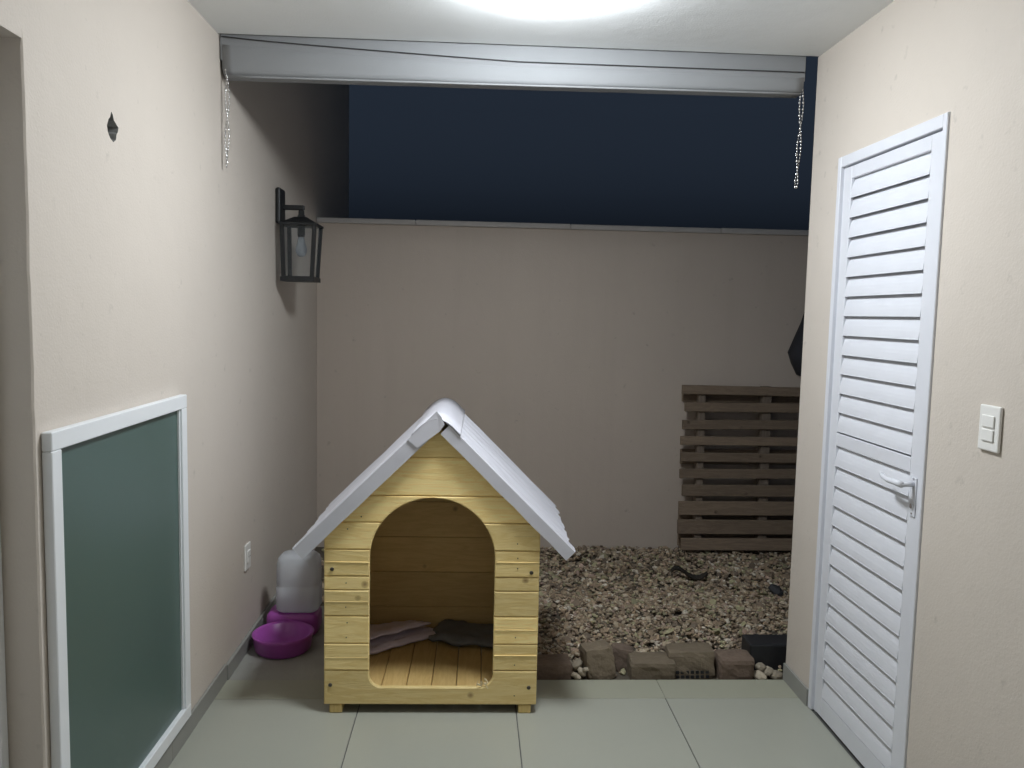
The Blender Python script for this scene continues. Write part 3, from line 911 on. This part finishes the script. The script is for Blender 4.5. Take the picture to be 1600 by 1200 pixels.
# corner of the left sheet folded over the right one at the front of the ridge
bm = bmesh.new()
def rp(s, u, w, y): return Vector((APX + s * (math.cos(ang) * u + math.sin(ang) * w), y, APZ - math.sin(ang) * u + math.cos(ang) * w))
fl = [rp(-1, 0.10, 0.048, ROY0 - .009), rp(-1, 0.095, 0.002, ROY0 - .009), Vector((APX + 0.012, ROY0 - .009, APZ - 0.004)), Vector((APX + 0.030, ROY0 - .010, APZ + 0.022)), Vector((APX + 0.018, ROY0 - .013, APZ + 0.050)), Vector((APX, ROY0 - .010, APZ + 0.070)), ]
fa = [bm.verts.new(p) for p in fl]; fb = [bm.verts.new(p + Vector((0, 0.003, 0))) for p in fl]
bm.faces.new(fa); bm.faces.new(list(reversed(fb)))
for i in range(len(fl)): bm.faces.new((fa[i], fb[i], fb[(i + 1) % len(fl)], fa[(i + 1) % len(fl)]))
bm.normal_update(); bmesh.ops.triangulate(bm, faces=[f for f in bm.faces if len(f.verts) > 4])
bm_obj('folded_corner', bm, 'roof_sheet', dh)

# ------------------------------------------------------------------ cloths inside the dog house
def cloth(name, outline_fn, nu, nv, mat, label, cat, zbase, amp, thick, seed, loc=(0, 0, 0)):
    bm = bmesh.new(); g = []
    for i in range(nu + 1):
        row = []
        for j in range(nv + 1):
            x, y = outline_fn(i / nu, j / nv)
            h = amp * (0.5 + 0.5 * noise.noise(Vector((x * 9 + seed, y * 14, seed)))) + amp * 0.5 * abs(noise.noise(Vector((x * 20, y * 26 + seed, 1))))
            e = min(i, nu - i, j, nv - j)
            h *= min(1, 0.35 + e / 4)
            row.append(bm.verts.new((x, y, zbase + thick + h)))
        g.append(row)
    for i in range(nu):
        for j in range(nv):
            bm.faces.new((g[i][j], g[i + 1][j], g[i + 1][j + 1], g[i][j + 1]))
    bmesh.ops.recalc_face_normals(bm, faces=bm.faces)
    r = bmesh.ops.extrude_face_region(bm, geom=list(bm.faces))
    for v in r['geom']:
        if isinstance(v, bmesh.types.BMVert):
            v.co.z = max(zbase + 0.0008, v.co.z - thick)
    o = bm_obj(name, bm, mat, None, True)
    tag(o, label, cat)
    return o
def lerp(a, c, t): return (a[0] + (c[0] - a[0]) * t, a[1] + (c[1] - a[1]) * t)
def quadfn(A, B, C, D, wob=0.012, sd=0.0):
    def fn(u, v):
        p = lerp(lerp(A, B, u), lerp(D, C, u), v)
        return p[0] + wob * noise.noise(Vector((v * 4, u * 3, sd))), p[1] + wob * noise.noise(Vector((u * 5, v * 3, sd + 4)))
    return fn
FZ = 0.0955
cloth('blanket', quadfn((0.54, 3.17), (0.90, 3.435), (0.80, 3.49), (0.50, 3.47), 0.014, 1), 34, 26, 'blanket', 'crumpled lavender blanket inside the dog house', 'blanket', FZ, 0.028, 0.010, 2.0)
cloth('blanket_fold', quadfn((0.55, 3.235), (0.83, 3.43), (0.76, 3.46), (0.53, 3.40), 0.012, 5), 24, 14, 'blanket', 'upper lavender cloth folded on top of the blanket in the dog house', 'cloth', FZ + 0.046, 0.018, 0.006, 6.0)
cloth('shade_patch', quadfn((0.84, 3.33), (1.19, 3.24), (1.20, 3.49), (0.86, 3.50), 0.03, 9), 26, 20, 'shade_patch', 'dark patch standing in for the shade at the right inside the dog house', 'cloth', FZ + 0.004, 0.036, 0.016, 11.0)  # dark sheet added where the interior is only in shade

# ------------------------------------------------------------------ pet feeder
pf = empty('pet_feeder', (0.165, 3.62, -0.006), 'purple pet feeder with cloudy clear tank beside the dog house', 'pet feeder')
bm = bmesh.new()
lathe(bm, [(0.108, 0.0), (0.122, 0.012), (0.130, 0.066), (0.136, 0.080), (0.130, 0.084), (0.118, 0.076), (0.097, 0.030), (0.02, 0.026)], (0, -0.11, 0), 32, 1.0, 0.98)
bm_obj('bowl', bm, 'purple', pf, True)
bm = bmesh.new(); box(bm, -0.115, 0.125, 0.02, 0.17, 0.0, 0.115, bev=0.03, seg=3); bm_obj('base', bm, 'purple', pf, True)
bm = bmesh.new()
def rr_ring(bm, hx, hy, cy, z, r=0.03, n=6):
    out = []
    for q, (sx, sy) in enumerate(((1, 1), (-1, 1), (-1, -1), (1, -1))):
        for k in range(n):
            a = q * math.pi / 2 + k * math.pi / 2 / (n - 1)
            out.append(bm.verts.new((sx * (hx - r) + r * math.cos(a), cy + sy * (hy - r) + r * math.sin(a), z)))
    return out
rings = [rr_ring(bm, hx, hy, 0.085, z, r) for hx, hy, z, r in ((0.085, 0.055, 0.1155, .03), (0.098, 0.066, 0.13, .03), (0.100, 0.068, 0.20, .035), (0.100, 0.068, 0.235, .035), (0.096, 0.066, 0.24, .035), (0.098, 0.067, 0.246, .035), (0.098, 0.067, 0.34, .04), (0.092, 0.062, 0.370, .04), (0.075, 0.048, 0.385, .035), (0.045, 0.026, 0.388, .02))]
for a, c in zip(rings[:-1], rings[1:]):
    for k in range(len(a)): bm.faces.new((a[k], a[(k + 1) % len(a)], c[(k + 1) % len(a)], c[k]))
bm.faces.new(list(reversed(rings[0]))); bm.faces.new(rings[-1])
bmesh.ops.translate(bm, verts=bm.verts, vec=(0.03, 0, 0))
bm_obj('tank', bm, 'cloudy_plastic', pf, True)

# ------------------------------------------------------------------ pallet leaning on the garden wall
pl = empty('wooden_pallet', (2.80, 4.985, 0.0), 'weathered slatted wooden pallet standing against the garden wall', 'pallet')
pl.rotation_euler = (rad(-2.0), 0, rad(0.5))
zz = [1.060, 0.952, 0.842, 0.735, 0.628, 0.525, 0.412, 0.298, 0.175]
hh = [0.058, 0.060, 0.060, 0.056, 0.058, 0.062, 0.074, 0.090, 0.092]
for z, h in zip(zz, hh):
    dx = random.uniform(-.012, .012)
    bm = bmesh.new(); box(bm, -0.455 + dx, 0.55, -0.011, 0.011, -h / 2, h / 2, bev=0.003)
    for v in bm.verts: v.co.z += 0.004 * noise.noise(Vector((v.co.x * 5, z * 9, 0)))
    bm_obj('slat', bm, 'pallet_wood', pl, loc=(0, 0, z), rot=(0, rad(random.uniform(-.5, .5)), 0))
for xs, w in ((-0.325, 0.046), (0.10, 0.06), (0.46, 0.06)):
    box_obj('stringer', (xs - w / 2, xs + w / 2, 0.0115, 0.075, 0.0, 1.09), 'pallet_upright', pl, bev=0.004)
for z in (1.03, 0.62, 0.22, 0.08):
    box_obj('rear_slat', (-0.44, 0.54, 0.0755, 0.092, z - 0.05, z + 0.05), 'pallet_wood', pl, bev=0.003)
box_obj('bottom_board', (-0.44, 0.54, -0.012, 0.0110, 0.022, 0.10), 'pallet_wood', pl, bev=0.003)

# ------------------------------------------------------------------ dark bag hanging on the garden wall
bm = bmesh.new()
outl = [(3.05, 1.31), (3.075, 1.24), (3.115, 1.165), (3.20, 1.13), (3.30, 1.16), (3.34, 1.30), (3.31, 1.42), (3.25, 1.53), (3.20, 1.60), (3.155, 1.60), (3.125, 1.50), (3.085, 1.40)]
cxy = Vector((3.19, 1.33))
layers = [(1.0, 0.0), (1.0, 0.03), (0.88, 0.075), (0.6, 0.105), (0.25, 0.115)]
rings = []
for s_, d_ in layers:
    rings.append([bm.verts.new((cxy.x + (x - cxy.x) * s_, DB - 0.004 - d_ - 0.006 * noise.noise(Vector((x * 14, z * 14, d_ * 20))) * (d_ > 0), cxy.y + (z - cxy.y) * s_)) for x, z in outl])
for a, c in zip(rings[:-1], rings[1:]):
    for k in range(len(a)): bm.faces.new((a[k], a[(k + 1) % len(a)], c[(k + 1) % len(a)], c[k]))
bm.faces.new(rings[0]); bm.faces.new(rings[-1])
bag = bm_obj('hanging_bag', bm, 'dark_bag', None, True)
tag(bag, 'dark bag hanging on the garden wall above the pallet', 'bag')
bm = bmesh.new(); tube(bm, [(3.17, DB - 0.02, 1.595), (3.18, DB - 0.02, 1.64), (3.185, DB - 0.004, 1.645)], 0.006, 8); bm_obj('strap', bm, 'dark_bag', bag, True)

# ------------------------------------------------------------------ bricks edging the gravel
def brick(cx, cy, w, d, h, rz, rx, ry, mat, label, z=0.0, holes=False):
    h *= 0.90
    bm = bmesh.new(); box(bm, -w / 2, w / 2, -d / 2, d / 2, 0, h)
    bmesh.ops.subdivide_edges(bm, edges=list(bm.edges), cuts=5, use_grid_fill=True)
    sd = cx * 13
    for v in bm.verts:
        ex = (abs(abs(v.co.x) - w / 2) < 1e-4) + (abs(abs(v.co.y) - d / 2) < 1e-4) + (v.co.z < 1e-4 or abs(v.co.z - h) < 1e-4)
        k = 0.0 if ex < 2 else 0.005 * (ex - 1)
        c = Vector((0, 0, h / 2)); n_ = noise.noise(v.co * 22 + Vector((sd, 0, 0)))
        v.co += (c - v.co).normalized() * (1.4 * k * (0.6 + 1.1 * abs(n_)) + 0.006 * n_ + 0.004 * noise.noise(v.co * 60 + Vector((sd, 3, 0))))
    o = bm_obj('brick', bm, mat, None, False, loc=(cx, cy, z), rot=(rad(rx), rad(ry), rad(rz)))
    tag(o, label, 'brick', 'bricks edging the gravel bed')
    if holes:
        for i in range(7):
            for j in range(2):
                box_obj('hole', (-w / 2 + 0.03 + i * 0.021, -w / 2 + 0.044 + i * 0.021, -d / 2 - 0.0015, -d / 2 + 0.004, 0.012 + j * 0.020, 0.025 + j * 0.020), 'black_plastic', o)
    return o
brick(1.345, 3.275, 0.18, 0.11, 0.095, 2, 0, 0, 'red_brick', 'brown brick tight against the right side of the dog house', -0.03)
brick(1.560, 3.285, 0.125, 0.13, 0.155, 7, -7, -5, 'brick', 'tall leaning brick left of the middle brick in the edging', -0.03)
brick(1.655, 3.345, 0.10, 0.09, 0.125, -12, -5, 8, 'red_brick', 'small reddish brick wedged behind two edging bricks', -0.03)
brick(1.782, 3.272, 0.195, 0.12, 0.115, -1, 3, 0, 'brick', 'wide olive brown brick in the middle of the edging row', -0.035)
brick(1.962, 3.300, 0.20, 0.13, 0.140, -5, -4, -3, 'brick', 'long brown brick with small holes in its front, edging the gravel', -0.03, True)
brick(2.140, 3.275, 0.155, 0.12, 0.120, 4, 2, 2, 'red_brick', 'reddish brick beside the black block in the edging row', -0.03)
bm = bmesh.new(); box(bm, 2.225, 2.50, 3.30, 3.42, -0.03, 0.108, bev=0.008, seg=2)
tag(bm_obj('drain_box', bm, 'black_plastic'), 'black plastic block at the foot of the partition wall', 'plastic block')

# pale loose stones at the two ends of the brick row
rs = random.Random(9)
def pebble(x, y, s, z, label, group, mat='pale_stone'):
    bm = bmesh.new(); bmesh.ops.create_icosphere(bm, subdivisions=2, radius=1.0)
    sx, sy, sz = s * rs.uniform(.85, 1.2), s * rs.uniform(.7, 1.0), s * rs.uniform(.5, .8)
    for v in bm.verts:
        k = 1 + 0.28 * noise.noise(v.co * 1.6 + Vector((x * 50, y * 50, 0)))
        v.co = Vector((v.co.x * sx * k, v.co.y * sy * k, v.co.z * sz * k))
    o = bm_obj('pale_stone' if mat == 'pale_stone' else 'round_stone', bm, mat, None, False, loc=(x, y, z), rot=(rs.uniform(-.5, .5), rs.uniform(-.5, .5), rs.uniform(0, 6)))
    return tag(o, label, 'stone', group)
for i, (x, y, s) in enumerate([(1.455, 3.225, .024), (1.478, 3.232, .020), (1.463, 3.265, .026), (1.450, 3.30, .025), (1.475, 3.325, .022), (1.492, 3.216, .016), (1.44, 3.345, .026)]):
    pebble(x, y, s, 0.0 + 0.018 * (i % 3), 'pale stone in the gap between the first two edging bricks', 'pale stones between the first edging bricks')
for i, (x, y, s) in enumerate([(2.245, 3.232, .030), (2.285, 3.235, .026), (2.318, 3.240, .033), (2.265, 3.27, .030), (2.305, 3.275, .030)]):
    pebble(x, y, s, 0.0 + 0.016 * (i % 2), 'pale stone lying in front of the black plastic block', 'pale stones in front of the black block')
pebble(2.705, 4.24, .042, 0.02, 'dark round stone on the gravel near the partition wall', None, 'dark_stone')

# dark curled leaf on the gravel
bm = bmesh.new()
NL = 16; rows = []
for i in range(NL + 1):
    t = i / NL
    x = 2.165 + 0.21 * t; y = 4.46 + 0.03 * math.sin(t * 5.5)
    w = 0.030 * math.sin(math.pi * min(1, max(0.04, t))) ** 0.7 + 0.004
    z = 0.03 + 0.022 * math.sin(t * 6.2 + .6)
    rows.append([bm.verts.new((x, y - w, z + 0.014)), bm.verts.new((x, y, z)), bm.verts.new((x, y + w, z + 0.020))])
for a, c in zip(rows[:-1], rows[1:]):
    for k in range(2): bm.faces.new((a[k], a[k + 1], c[k + 1], c[k]))
r = bmesh.ops.extrude_face_region(bm, geom=list(bm.faces))
for v in r['geom']:
    if isinstance(v, bmesh.types.BMVert): v.co.z -= 0.0025
tag(bm_obj('dry_leaf', bm, 'dry_leaf', None, True), 'dark curled dry leaf lying on the gravel before the pallet', 'leaf')
